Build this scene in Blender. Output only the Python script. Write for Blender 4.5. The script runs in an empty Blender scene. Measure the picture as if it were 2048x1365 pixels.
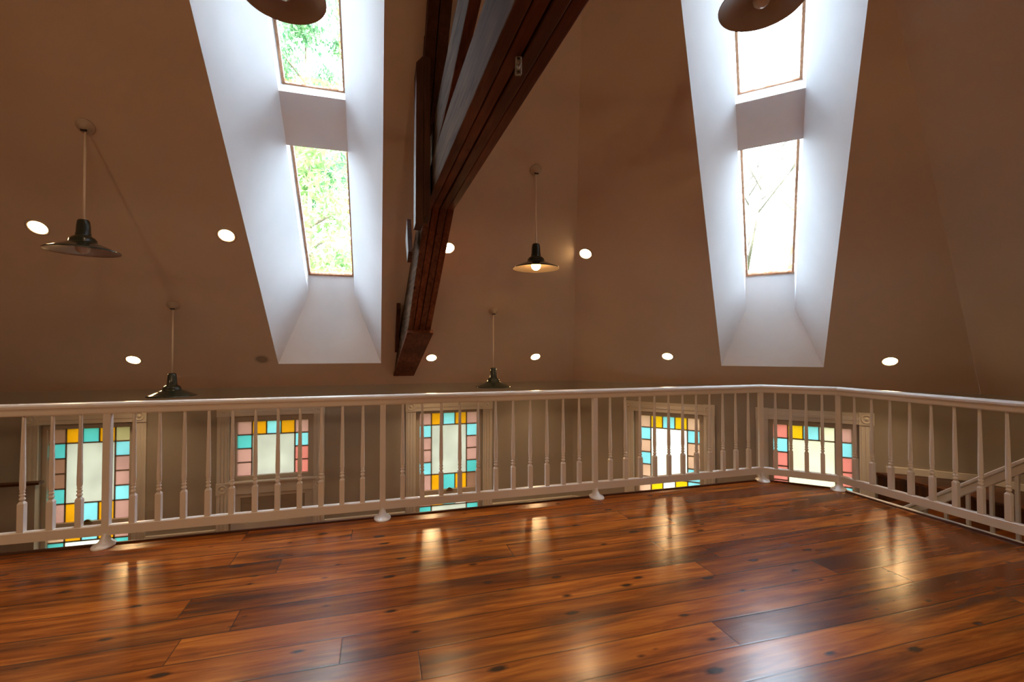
import bpy, bmesh, math, random
from mathutils import Vector, Matrix
random.seed(7)
SC = bpy.context.scene
COL = SC.collection
R = math.radians
S2 = math.sqrt(.5)

# ------------------------------------------------------------------ materials
def new_mat(name):
    m = bpy.data.materials.new(name); m.use_nodes = True
    nt = m.node_tree
    for n in list(nt.nodes): nt.nodes.remove(n)
    out = nt.nodes.new('ShaderNodeOutputMaterial')
    return m, nt, out
def N(nt, t, **kw):
    n = nt.nodes.new(t)
    for k, v in kw.items():
        if k.startswith('i_'):
            key = k[2:]
            n.inputs[int(key) if key.isdigit() else key.replace('_', ' ')].default_value = v
        else: setattr(n, k, v)
    return n
def L(nt, a, b): nt.links.new(a, b)
def MA(nt, op, a, b=None, c=None):
    n = nt.nodes.new('ShaderNodeMath'); n.operation = op
    for i, v in enumerate((a, b, c)):
        if v is None: continue
        if isinstance(v, (int, float)): n.inputs[i].default_value = v
        else: nt.links.new(v, n.inputs[i])
    return n.outputs[0]
def mixc(nt, f, a, b, mode='MIX'):
    n = nt.nodes.new('ShaderNodeMix'); n.data_type = 'RGBA'; n.blend_type = mode
    for sock, v in ((n.inputs[0], f), (n.inputs[6], a), (n.inputs[7], b)):
        if isinstance(v, (int, float)): sock.default_value = v
        elif isinstance(v, tuple): sock.default_value = (*v, 1)
        else: nt.links.new(v, sock)
    return n.outputs[2]
def ramp(nt, f, stops):
    n = nt.nodes.new('ShaderNodeValToRGB'); e = n.color_ramp.elements
    while len(e) < len(stops): e.new(.5)
    for el, (p, c) in zip(e, stops):
        el.position = p; el.color = (*c, 1) if isinstance(c, tuple) else (c, c, c, 1)
    nt.links.new(f, n.inputs[0]); return n.outputs[0]

def paint(name, col, rough=.6, bump=.04, scale=60, spec=.4, var=.05):
    m, nt, out = new_mat(name)
    b = N(nt, 'ShaderNodeBsdfPrincipled'); b.inputs['Roughness'].default_value = rough
    b.inputs['Specular IOR Level'].default_value = spec
    g = N(nt, 'ShaderNodeNewGeometry')
    n = N(nt, 'ShaderNodeTexNoise', i_Scale=scale, i_Detail=4.)
    L(nt, g.outputs['Position'], n.inputs['Vector'])
    n2 = N(nt, 'ShaderNodeTexNoise', i_Scale=1.3, i_Detail=3.)
    L(nt, g.outputs['Position'], n2.inputs['Vector'])
    dark = tuple(c * (1 - var) for c in col); lite = tuple(min(1, c * (1 + var)) for c in col)
    L(nt, ramp(nt, n2.outputs['Fac'], [(.3, dark), (.7, lite)]), b.inputs['Base Color'])
    bp = N(nt, 'ShaderNodeBump', i_Strength=bump, i_Distance=.01)
    L(nt, n.outputs['Fac'], bp.inputs['Height']); L(nt, bp.outputs['Normal'], b.inputs['Normal'])
    L(nt, b.outputs[0], out.inputs[0]); return m

def metal(name, col, rough=.35):
    m, nt, out = new_mat(name)
    b = N(nt, 'ShaderNodeBsdfPrincipled', i_Roughness=rough, i_Metallic=1.)
    g = N(nt, 'ShaderNodeNewGeometry'); n = N(nt, 'ShaderNodeTexNoise', i_Scale=30., i_Detail=3.)
    L(nt, g.outputs['Position'], n.inputs['Vector'])
    L(nt, ramp(nt, n.outputs['Fac'], [(.3, tuple(c * .8 for c in col)), (.7, col)]), b.inputs['Base Color'])
    L(nt, b.outputs[0], out.inputs[0]); return m

def emit(name, col, strength):
    m, nt, out = new_mat(name)
    e = N(nt, 'ShaderNodeEmission', i_Strength=strength); e.inputs[0].default_value = (*col, 1)
    L(nt, e.outputs[0], out.inputs[0]); return m

def frosted(name, col):
    """backlit rippled cathedral glass: light scatters through it, with a faint gloss on the face"""
    m, nt, out = new_mat(name)
    g = N(nt, 'ShaderNodeNewGeometry'); n = N(nt, 'ShaderNodeTexNoise', i_Scale=3.2, i_Detail=2.)
    L(nt, g.outputs['Position'], n.inputs['Vector'])
    c = ramp(nt, n.outputs['Fac'], [(.3, tuple(x * .86 for x in col)), (.7, col)])
    tr = N(nt, 'ShaderNodeBsdfTranslucent'); L(nt, c, tr.inputs[0])
    gl = N(nt, 'ShaderNodeBsdfGlossy', i_Roughness=.25)
    mx = N(nt, 'ShaderNodeMixShader', i_0=.04)
    L(nt, tr.outputs[0], mx.inputs[1]); L(nt, gl.outputs[0], mx.inputs[2])
    L(nt, mx.outputs[0], out.inputs[0]); return m

def clear_glass(name):
    m, nt, out = new_mat(name)
    tr = N(nt, 'ShaderNodeBsdfTransparent'); tr.inputs[0].default_value = (.96, .98, .97, 1)
    gl = N(nt, 'ShaderNodeBsdfGlossy', i_Roughness=.03)
    fr = N(nt, 'ShaderNodeFresnel', i_IOR=1.25)
    mx = N(nt, 'ShaderNodeMixShader'); L(nt, fr.outputs[0], mx.inputs[0])
    L(nt, tr.outputs[0], mx.inputs[1]); L(nt, gl.outputs[0], mx.inputs[2])
    L(nt, mx.outputs[0], out.inputs[0]); return m

def grime(name):
    """rusty dirt film along the lower edge of the roof glass, broken up by noise"""
    m, nt, out = new_mat(name)
    g = N(nt, 'ShaderNodeNewGeometry'); n = N(nt, 'ShaderNodeTexNoise', i_Scale=28., i_Detail=5.)
    L(nt, g.outputs['Position'], n.inputs['Vector'])
    f = ramp(nt, n.outputs['Fac'], [(.40, 0.), (.58, .9)])
    tr = N(nt, 'ShaderNodeBsdfTransparent')
    d = N(nt, 'ShaderNodeBsdfTranslucent'); d.inputs[0].default_value = (.30, .12, .05, 1)
    mx = N(nt, 'ShaderNodeMixShader'); L(nt, f, mx.inputs[0])
    L(nt, tr.outputs[0], mx.inputs[1]); L(nt, d.outputs[0], mx.inputs[2])
    L(nt, mx.outputs[0], out.inputs[0]); return m

def wood(name, dark, lite, axis='y', rough=.55, stretch=14., knots=True, spec=.12):
    m, nt, out = new_mat(name)
    b = N(nt, 'ShaderNodeBsdfPrincipled', i_Roughness=rough); b.inputs['Specular IOR Level'].default_value = spec
    tc = N(nt, 'ShaderNodeTexCoord'); mp = N(nt, 'ShaderNodeMapping')
    L(nt, tc.outputs['Object'], mp.inputs[0])
    mp.inputs['Scale'].default_value = {'x': (1, stretch, stretch), 'y': (stretch, 1, stretch), 'z': (stretch, stretch, 1)}[axis]
    n = N(nt, 'ShaderNodeTexNoise', i_Scale=2.2, i_Detail=8., i_Roughness=.62, i_Distortion=.4)
    L(nt, mp.outputs[0], n.inputs['Vector'])
    n2 = N(nt, 'ShaderNodeTexNoise', i_Scale=1.7, i_Detail=2.); L(nt, tc.outputs['Object'], n2.inputs['Vector'])
    c = ramp(nt, n.outputs['Fac'], [(.32, dark), (.68, lite)])
    c = mixc(nt, ramp(nt, n2.outputs['Fac'], [(.42, .5), (.62, 0.)]), c, tuple(x * .45 for x in dark))
    if knots:
        mp2 = N(nt, 'ShaderNodeMapping'); L(nt, tc.outputs['Object'], mp2.inputs[0])
        mp2.inputs['Scale'].default_value = {'x': (2.2, 7, 7), 'y': (7, 2.2, 7), 'z': (7, 7, 2.2)}[axis]
        v = N(nt, 'ShaderNodeTexVoronoi', i_Scale=1.); L(nt, mp2.outputs[0], v.inputs['Vector'])
        c = mixc(nt, ramp(nt, v.outputs['Distance'], [(.05, .9), (.13, 0.)]), c, tuple(x * .25 for x in dark))
    L(nt, c, b.inputs['Base Color'])
    bp = N(nt, 'ShaderNodeBump', i_Strength=.25, i_Distance=.004)
    L(nt, n.outputs['Fac'], bp.inputs['Height']); L(nt, bp.outputs['Normal'], b.inputs['Normal'])
    L(nt, b.outputs[0], out.inputs[0]); return m

def plank_floor(name, width=.178, length=2.6, rough=.21, gain=1.0):
    m, nt, out = new_mat(name)
    g = N(nt, 'ShaderNodeNewGeometry'); sp = N(nt, 'ShaderNodeSeparateXYZ'); L(nt, g.outputs['Position'], sp.inputs[0])
    X, Y = sp.outputs[0], sp.outputs[1]
    wob = N(nt, 'ShaderNodeTexNoise', i_Scale=.9, i_Detail=1.); L(nt, g.outputs['Position'], wob.inputs['Vector'])
    yr = MA(nt, 'DIVIDE', MA(nt, 'ADD', Y, MA(nt, 'MULTIPLY', MA(nt, 'SUBTRACT', wob.outputs['Fac'], .5), .03)), width)
    row = MA(nt, 'FLOOR', yr); fy = MA(nt, 'FRACT', yr)
    w1 = N(nt, 'ShaderNodeTexWhiteNoise', noise_dimensions='1D'); L(nt, row, w1.inputs['W'])
    xr = MA(nt, 'DIVIDE', MA(nt, 'ADD', X, MA(nt, 'MULTIPLY', w1.outputs['Value'], 7.3)), length)
    cl = MA(nt, 'FLOOR', xr); fx = MA(nt, 'FRACT', xr)
    cv = N(nt, 'ShaderNodeCombineXYZ'); L(nt, row, cv.inputs[0]); L(nt, cl, cv.inputs[1])
    w2 = N(nt, 'ShaderNodeTexWhiteNoise', noise_dimensions='2D'); L(nt, cv.outputs[0], w2.inputs['Vector'])
    sc = N(nt, 'ShaderNodeSeparateColor'); L(nt, w2.outputs['Color'], sc.inputs[0])
    pid, pid2 = sc.outputs[0], sc.outputs[1]
    # grain, running along the boards
    gv = N(nt, 'ShaderNodeCombineXYZ')
    L(nt, MA(nt, 'ADD', MA(nt, 'MULTIPLY', X, 1.3), MA(nt, 'MULTIPLY', pid, 37)), gv.inputs[0])
    L(nt, MA(nt, 'ADD', MA(nt, 'MULTIPLY', Y, 16), MA(nt, 'MULTIPLY', pid2, 53)), gv.inputs[1])
    gr = N(nt, 'ShaderNodeTexNoise', i_Scale=1.6, i_Detail=7., i_Roughness=.6, i_Distortion=.6); L(nt, gv.outputs[0], gr.inputs['Vector'])
    c = ramp(nt, gr.outputs['Fac'], [(.25, (.105, .021, .003)), (.5, (.28, .066, .0075)), (.75, (.45, .135, .015))])
    # whole boards differ in tone
    tone = ramp(nt, pid, [(0., (.50, .42, .40)), (.25, (.78, .74, .7)), (.6, (1., 1., 1.)), (1., (1.22, 1.25, 1.2))])
    c = mixc(nt, 1., c, tone, 'MULTIPLY')
    # dark heartwood streaks along the boards
    bv = N(nt, 'ShaderNodeCombineXYZ')
    L(nt, MA(nt, 'ADD', MA(nt, 'MULTIPLY', X, .75), MA(nt, 'MULTIPLY', pid2, 21)), bv.inputs[0])
    L(nt, MA(nt, 'ADD', MA(nt, 'MULTIPLY', Y, 5.5), MA(nt, 'MULTIPLY', pid, 17)), bv.inputs[1])
    bn = N(nt, 'ShaderNodeTexNoise', i_Scale=1.25, i_Detail=4., i_Distortion=.5); L(nt, bv.outputs[0], bn.inputs['Vector'])
    c = mixc(nt, ramp(nt, bn.outputs['Fac'], [(.48, 0.), (.69, .88)]), c, (.040, .012, .006))
    # knots
    kv = N(nt, 'ShaderNodeCombineXYZ')
    L(nt, MA(nt, 'MULTIPLY', X, 2.4), kv.inputs[0]); L(nt, MA(nt, 'MULTIPLY', Y, 5.4), kv.inputs[1])
    kn = N(nt, 'ShaderNodeTexVoronoi', i_Scale=1., voronoi_dimensions='2D'); L(nt, kv.outputs[0], kn.inputs['Vector'])
    kd = MA(nt, 'ADD', kn.outputs['Distance'], MA(nt, 'MULTIPLY', MA(nt, 'SUBTRACT', gr.outputs['Fac'], .5), .12))
    kc = N(nt, 'ShaderNodeSeparateColor'); L(nt, kn.outputs['Color'], kc.inputs[0])
    kd = MA(nt, 'ADD', kd, MA(nt, 'MULTIPLY', kc.outputs[0], .11))
    c = mixc(nt, ramp(nt, kd, [(.055, .92), (.12, 0.)]), c, (.016, .007, .004))
    # joints
    ey = MA(nt, 'MINIMUM', fy, MA(nt, 'SUBTRACT', 1., fy))
    ex = MA(nt, 'MINIMUM', fx, MA(nt, 'SUBTRACT', 1., fx))
    jy = ramp(nt, MA(nt, 'MULTIPLY', ey, width), [(.0015, 1.), (.005, 0.)])
    jx = ramp(nt, MA(nt, 'MULTIPLY', ex, length), [(.001, 1.), (.004, 0.)])
    j = MA(nt, 'MAXIMUM', jy, jx)
    c = mixc(nt, MA(nt, 'MULTIPLY', j, .85), c, (.012, .005, .003))
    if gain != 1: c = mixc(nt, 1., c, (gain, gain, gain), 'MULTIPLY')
    b = N(nt, 'ShaderNodeBsdfPrincipled'); L(nt, c, b.inputs['Base Color'])
    rn = N(nt, 'ShaderNodeTexNoise', i_Scale=5., i_Detail=3.); L(nt, g.outputs['Position'], rn.inputs['Vector'])
    L(nt, MA(nt, 'ADD', rough - .03, MA(nt, 'MULTIPLY', rn.outputs['Fac'], .10)), b.inputs['Roughness'])
    b.inputs['Specular IOR Level'].default_value = .26
    # boards cup a little and the varnish ripples
    cup = MA(nt, 'MULTIPLY', MA(nt, 'POWER', MA(nt, 'ABSOLUTE', MA(nt, 'SUBTRACT', fy, .5)), 2.), .8)
    rip = N(nt, 'ShaderNodeTexNoise', i_Scale=9., i_Detail=3.); L(nt, g.outputs['Position'], rip.inputs['Vector'])
    hgt = MA(nt, 'SUBTRACT', MA(nt, 'ADD', MA(nt, 'MULTIPLY', rip.outputs['Fac'], .35), MA(nt, 'MULTIPLY', cup, .5)), MA(nt, 'MULTIPLY', j, .12))
    bp = N(nt, 'ShaderNodeBump', i_Strength=.35, i_Distance=.005); L(nt, hgt, bp.inputs['Height'])
    L(nt, bp.outputs['Normal'], b.inputs['Normal'])
    L(nt, b.outputs[0], out.inputs[0]); return m

def leafmat(name, a, b2):
    m, nt, out = new_mat(name)
    g = N(nt, 'ShaderNodeNewGeometry'); n = N(nt, 'ShaderNodeTexNoise', i_Scale=2.4, i_Detail=3.)
    L(nt, g.outputs['Position'], n.inputs['Vector'])
    c = ramp(nt, n.outputs['Fac'], [(.35, a), (.65, b2)])
    d = N(nt, 'ShaderNodeBsdfDiffuse'); t = N(nt, 'ShaderNodeBsdfTranslucent')
    L(nt, c, d.inputs[0]); L(nt, c, t.inputs[0])
    mx = N(nt, 'ShaderNodeMixShader', i_0=.5); L(nt, d.outputs[0], mx.inputs[1]); L(nt, t.outputs[0], mx.inputs[2])
    L(nt, mx.outputs[0], out.inputs[0]); return m

M = {}
M['ceiling'] = paint('ceiling paint', (.58, .485, .40), .55, .06, 90, .3)
M['wall'] = paint('taupe wall paint', (.33, .285, .235), .6, .05, 80, .3)
M['wains'] = paint('pale wainscot paint', (.62, .57, .49), .5, .02, 40)
M['shaft'] = paint('white shaft paint', (.86, .87, .88), .7, .02, 60, .2)
M['trim'] = paint('cream trim paint', (.61, .56, .49), .4, .02, 30)
M['sash'] = paint('sash paint', (.50, .43, .35), .45, .02, 30)
M['rail'] = paint('white gloss paint', (.68, .64, .61), .22, .015, 25, .5, .02)
M['floor'] = plank_floor('pine plank floor')
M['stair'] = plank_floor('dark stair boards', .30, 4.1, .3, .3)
M['lowfloor'] = plank_floor('ground floor boards', .09, 2.1, .35, 1.5)
M['edge'] = wood('dark floor edge', (.05, .014, .006), (.10, .03, .012), 'x', .35, knots=False)
M['brown2'] = wood('browner truss wood', (.075, .026, .014), (.20, .078, .042), 'y', .7)
M['brown'] = wood('stained truss wood', (.095, .029, .015), (.24, .082, .040), 'y', .7)
M['grey'] = wood('weathered skylit truss wood', (.050, .027, .014), (.150, .090, .050), 'y', .85, spec=.04)  # left-face wood: weathering plus the skylight's greying, put into its colour
M['dark'] = wood('dark plank wood', (.05, .02, .012), (.10, .04, .022), 'z', .6)
M['darkcap'] = wood('dark cap wood', (.05, .02, .01), (.11, .045, .02), 'x', .4, knots=False)
M['enamel'] = paint('green black enamel', (.022, .030, .024), .14, .0, 20, .6, .02)
M['liner'] = paint('white enamel liner', (.36, .30, .25), .3, .0, 20, .5, .02)
M['cord'] = paint('white cord', (.72, .62, .52), .5, .0, 20)
M['canopy'] = paint('white canopy plastic', (.46, .39, .32), .45, .0, 20)
M['slot'] = paint('black slot', (.02, .018, .016), .5, .0, 20)
M['lens'] = emit('lamp lens lit', (1., .62, .26), 26.)
M['lensoff'] = paint('lamp lens dark', (.30, .26, .21), .25, .0, 20, .5)
M['bulb'] = emit('warm bulb lit', (1., .54, .17), 13.)
M['bulboff'] = paint('bulb glass unlit', (.62, .56, .50), .12, .0, 20, .6)
M['steel'] = metal('zinc plate', (.24, .21, .19), .45)
M['brass'] = metal('sash lock brass', (.45, .33, .16), .35)
M['lead'] = paint('lead came', (.24, .18, .13), .5, .0, 30)
M['skyframe'] = wood('skylight frame wood', (.40, .20, .11), (.66, .38, .22), 'y', .5, knots=False)
M['glass'] = clear_glass('roof glass')
M['grime'] = grime('glass grime')
M['shade_cloth'] = paint('tan roller shade', (.33, .28, .22), .8, .03, 50)
M['door'] = paint('door paint', (.62, .58, .51), .45, .02, 30)
M['ground'] = leafmat('lawn', (.10, .16, .05), (.20, .26, .08))
M['leaf'] = leafmat('tree leaves', (.16, .30, .10), (.46, .56, .20))
M['leaf2'] = leafmat('yellow green leaves', (.11, .20, .07), (.32, .40, .16))
M['leaf3'] = leafmat('deep green leaves', (.05, .14, .07), (.22, .36, .17))
M['bark'] = wood('tree bark', (.16, .12, .09), (.34, .28, .22), 'z', .9, knots=False)
M['palebark'] = wood('pale bark', (.10, .085, .075), (.18, .15, .13), 'z', .9, knots=False)
G = {k: frosted('glass ' + k, tuple(x * .87 for x in c)) for k, c in {
    'cream': (.375, .345, .295), 'pink': (.37, .245, .207), 'mauve': (.26, .165, .118), 'peach': (.42, .30, .225),
    'coral': (.43, .215, .18), 'amber': (.45, .272, .03), 'teal': (.16, .34, .315), 'aqua': (.26, .40, .395),
    'tan': (.36, .30, .19), 'sunny': (.47, .335, .035), 'white': (.54, .51, .45), 'ivory': (.46, .42, .33)}.items()}  # cream is darkened for tree shade; white and ivory brightened for facet daylight

# ------------------------------------------------------------------ mesh helpers
class MB:
    def __init__(s): s.v = []; s.f = []; s.m = []; s.sm = []
    def add(s, vs, fs, mi=0, smooth=False):
        o = len(s.v); s.v += [tuple(v) for v in vs]
        for f in fs: s.f.append([o + i for i in f]); s.m.append(mi); s.sm.append(smooth)
    def quad(s, a, b, c, d, mi=0): s.add([a, b, c, d], [(0, 1, 2, 3)], mi)
    def hexa(s, p, mi=0):   # 8 points: bottom 4 ccw, top 4 ccw
        s.add(p, [(3, 2, 1, 0), (4, 5, 6, 7), (0, 1, 5, 4), (1, 2, 6, 5), (2, 3, 7, 6), (3, 0, 4, 7)], mi)
    def box(s, x0, x1, y0, y1, z0, z1, mi=0, T=None):
        p = [(x0, y0, z0), (x1, y0, z0), (x1, y1, z0), (x0, y1, z0), (x0, y0, z1), (x1, y0, z1), (x1, y1, z1), (x0, y1, z1)]
        if T: p = [T(*q) for q in p]
        s.hexa(p, mi)
    def prism(s, poly, d0, d1, T, mi=0):   # polygon (a,b) extruded between d0 and d1; T(a,b,d)->xyz
        n = len(poly)
        s.add([T(a, b, d0) for a, b in poly] + [T(a, b, d1) for a, b in poly],
              [tuple(range(n))[::-1], tuple(range(n, 2 * n))] + [(i, (i + 1) % n, n + (i + 1) % n, n + i) for i in range(n)], mi)
    def lathe(s, prof, seg=24, T=None, mi=0, smooth=True, sx=1., sy=1., cap=True):
        vs = []; fs = []
        for r, z in prof:
            for k in range(seg):
                a = 2 * math.pi * k / seg; vs.append((r * math.cos(a) * sx, r * math.sin(a) * sy, z))
        for i in range(len(prof) - 1):
            for k in range(seg):
                k2 = (k + 1) % seg
                fs.append((i * seg + k, i * seg + k2, (i + 1) * seg + k2, (i + 1) * seg + k))
        if T: vs = [T(*q) for q in vs]
        s.add(vs, fs, mi, smooth)
        if cap:
            n = len(prof) - 1
            o = len(s.v) - len(vs)
            s.f.append([o + k for k in range(seg)][::-1]); s.m.append(mi); s.sm.append(False)
            s.f.append([o + n * seg + k for k in range(seg)]); s.m.append(mi); s.sm.append(False)
    def tube(s, p, q, r0, r1, seg=8, mi=0):
        p = Vector(p); q = Vector(q); d = (q - p).normalized()
        u = d.orthogonal().normalized(); w = d.cross(u)
        vs = []
        for c, r in ((p, r0), (q, r1)):
            for k in range(seg):
                a = 2 * math.pi * k / seg; vs.append(c + u * (r * math.cos(a)) + w * (r * math.sin(a)))
        s.add(vs, [(k, (k + 1) % seg, seg + (k + 1) % seg, seg + k) for k in range(seg)] + [tuple(range(seg))[::-1], tuple(range(seg, 2 * seg))], mi, True)
    def build(s, name, mats, parent=None, bevel=0, loc=None):
        me = bpy.data.meshes.new(name); me.from_pydata(s.v, [], s.f)
        for m in (mats if isinstance(mats, list) else [mats]): me.materials.append(m)
        for p, mi, sm in zip(me.polygons, s.m, s.sm): p.material_index = mi; p.use_smooth = sm
        bm = bmesh.new(); bm.from_mesh(me)
        bmesh.ops.recalc_face_normals(bm, faces=bm.faces); bm.to_mesh(me); bm.free()
        o = bpy.data.objects.new(name, me); COL.objects.link(o)
        if parent: o.parent = parent
        if loc: o.location = loc
        if bevel:
            bv = o.modifiers.new('bevel', 'BEVEL'); bv.width = bevel; bv.segments = 2; bv.limit_method = 'ANGLE'; bv.angle_limit = R(40)
        return o
def tag(o, label, cat, group=None):
    o['label'] = label; o['category'] = cat
    if group: o['group'] = group
    return o
def struct(o): o['kind'] = 'structure'; return o
def empty(name, loc=(0, 0, 0), rot=None):
    o = bpy.data.objects.new(name, None); COL.objects.link(o); o.location = loc; o.empty_display_size = .1
    if rot is not None: o.rotation_euler = rot
    return o
def copy_tree(o, parent=None):
    c = o.copy(); COL.objects.link(c)
    if parent: c.parent = parent
    for ch in list(o.children): copy_tree(ch, c)
    return c
def clip(poly, nx, ny, c):   # keep nx*x+ny*y <= c
    out = []
    for i in range(len(poly)):
        a, b = poly[i], poly[(i + 1) % len(poly)]
        da, db = nx * a[0] + ny * a[1] - c, nx * b[0] + ny * b[1] - c
        if da <= 1e-9: out.append(a)
        if (da < -1e-9 and db > 1e-9) or (da > 1e-9 and db < -1e-9):
            t = da / (da - db); out.append((a[0] + (b[0] - a[0]) * t, a[1] + (b[1] - a[1]) * t))
    return out
def cut_holes(poly, holes):
    xs = sorted({min(p[0] for p in poly), max(p[0] for p in poly)} | {h[0] for h in holes} | {h[1] for h in holes})
    res = []
    for x0, x1 in zip(xs, xs[1:]):
        if x1 - x0 < 1e-6: continue
        st = clip(clip(poly, -1, 0, -x0), 1, 0, x1)
        if len(st) < 3: continue
        hs = sorted([h for h in holes if h[0] <= x0 + 1e-6 and h[1] >= x1 - 1e-6], key=lambda h: h[2])
        lo = None
        for h in hs:
            q = clip(st, 0, 1, h[2])
            if lo is not None: q = clip(q, 0, -1, -lo) if len(q) > 2 else []
            if len(q) > 2: res.append(q)
            lo = h[3]
        q = clip(st, 0, -1, -lo) if lo is not None else st
        if len(q) > 2: res.append(q)
    return res

# ------------------------------------------------------------------ the room
ZT, ZG, TH = .782, -2.6, R(40.6)
TT, CT, ST = math.tan(TH), math.cos(TH), math.sin(TH)
PTS = [(2.85, 6.5), (6.08, 3.27), (6.08, -3.27), (2.85, -6.5), (-4.85, -6.5), (-8.08, -3.27), (-8.08, 3.27), (-4.85, 6.5)]
NAMES = ['facet', 'right', 'facet_back', 'back', 'facet_rear', 'left', 'facet_front', 'front']   # edge i runs PTS[i] -> PTS[i+1]
def edge_frame(i):
    a, b = Vector(PTS[i]), Vector(PTS[(i + 1) % 8])
    e = (b - a).normalized(); n = Vector((-e.y, e.x))
    if n.dot(a - Vector((-1, 0))) < 0: n = -n
    return a, b, e, n
FR = [edge_frame(i) for i in range(8)]
# along-wall coordinate s is measured so that the front wall uses x and the facet uses (x-y)/sqrt2
def wallT(i):
    a, b, e, n = FR[i]
    if i == 7: ex, off = Vector((1, 0)), n * 6.5
    elif i == 0: ex, off = Vector((S2, -S2)), n * 6.6115
    else: ex, off = e, a.copy()
    return lambda s, z, d: (off.x + ex.x * s + n.x * d, off.y + ex.y * s + n.y * d, z)
def wall_s(i, p):
    if i == 7: return p[0]
    if i == 0: return (p[0] - p[1]) * S2
    a, b, e, n = FR[i]; return (Vector(p) - a).dot(e)
# window openings (s0, s1, z0, z1)
WIN = {7: [(-3.70, -2.80, -2.0, .40), (-1.79, -.82, ZG, .42), (.49, 1.44, -2.0, .40)],
       0: [(-1.65, -.72, -2.0, .38), (.03, .95, -2.0, .38)]}
for i in range(8):
    T = wallT(i); s = sorted((wall_s(i, PTS[i]), wall_s(i, PTS[(i + 1) % 8])))
    mb = MB(); TK = .22
    holes = WIN.get(i, [])
    poly = [(s[0], ZG), (s[1], ZG), (s[1], ZT), (s[0], ZT)]
    g = math.tan(R(22.5)) * TK
    for q in cut_holes(poly, holes):
        mb.add([T(a, b, 0) for a, b in q], [tuple(range(len(q)))])
    poly = [(s[0] - g, ZG), (s[1] + g, ZG), (s[1] + g, ZT), (s[0] - g, ZT)]
    for q in cut_holes(poly, holes):
        mb.add([T(a, b, TK) for a, b in q], [tuple(range(len(q)))])
    for h in holes:
        a0, a1, z0, z1 = h
        mb.quad(T(a0, z0, 0), T(a0, z1, 0), T(a0, z1, TK), T(a0, z0, TK))
        mb.quad(T(a1, z0, 0), T(a1, z1, 0), T(a1, z1, TK), T(a1, z0, TK))
        mb.quad(T(a0, z1, 0), T(a1, z1, 0), T(a1, z1, TK), T(a0, z1, TK))
        mb.quad(T(a0, z0, 0), T(a1, z0, 0), T(a1, z0, TK), T(a0, z0, TK))
    mb.quad(T(s[0], ZT, 0), T(s[1], ZT, 0), T(s[1] + g, ZT, TK), T(s[0] - g, ZT, TK))
    struct(mb.build('wall_' + NAMES[i], M['wall']))

# ceiling: eight sloped planes meeting at hips; skylight openings cut in two of them
SKY1 = (-1.18, .02, .461, 4.6)      # along, along, up-slope, up-slope (front slope)
SKY2 = (-.475, .59, .41, 4.6)       # on the facet slope
IN1 = (-.85, -.305, 1.01, 4.6)
IN2 = (-.195, .318, .856, 4.6)
DO = .87
def slopeT(i):
    a, b, e, n = FR[i]; W = wallT(i)
    ex = Vector(W(1, 0, 0)) - Vector(W(0, 0, 0)); o = Vector(W(0, 0, 0)); o.z = ZT
    up = Vector((-n.x * CT, -n.y * CT, ST)); nn = Vector((n.x * ST, n.y * ST, CT))
    return (lambda s, t, d: tuple(o + ex * s + up * t + nn * d)), o, ex, up, nn
ST_ = [slopeT(i) for i in range(8)]
def facet_plan(i, ext=0.):
    a, b, e, n = FR[i]
    poly = [(-20, -20), (20, -20), (20, 20), (-20, 20)]
    ci = n.dot(a)
    poly = clip(poly, n.x, n.y, ci + ext)
    for j in range(8):
        if j == i: continue
        nj = FR[j][3]; cj = nj.dot(FR[j][0])
        # z_i <= z_j  <=>  ci - n.x <= cj - nj.x
        poly = clip(poly, nj.x - n.x, nj.y - n.y, cj - ci)
        if len(poly) < 3: return []
    return poly
mb = MB()
for i in range(8):
    T, o, ex, up, nn = ST_[i]
    n = FR[i][3]; ci = n.dot(FR[i][0])
    for ext, d, hol in ((0., 0., {7: [SKY1], 0: [SKY2]}), (.45, DO, {7: [IN1], 0: [IN2]})):
        loc = []
        for x, y in facet_plan(i, ext):
            P = Vector((x, y, ZT + TT * (ci - n.x * x - n.y * y) + d / CT)) - o
            loc.append((P.dot(ex), P.dot(up)))
        for q in cut_holes(loc, hol.get(i, [])):
            mb.add([T(a, b, d) for a, b in q], [tuple(range(len(q)))])
struct(mb.build('ceiling', M['ceiling']))

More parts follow.
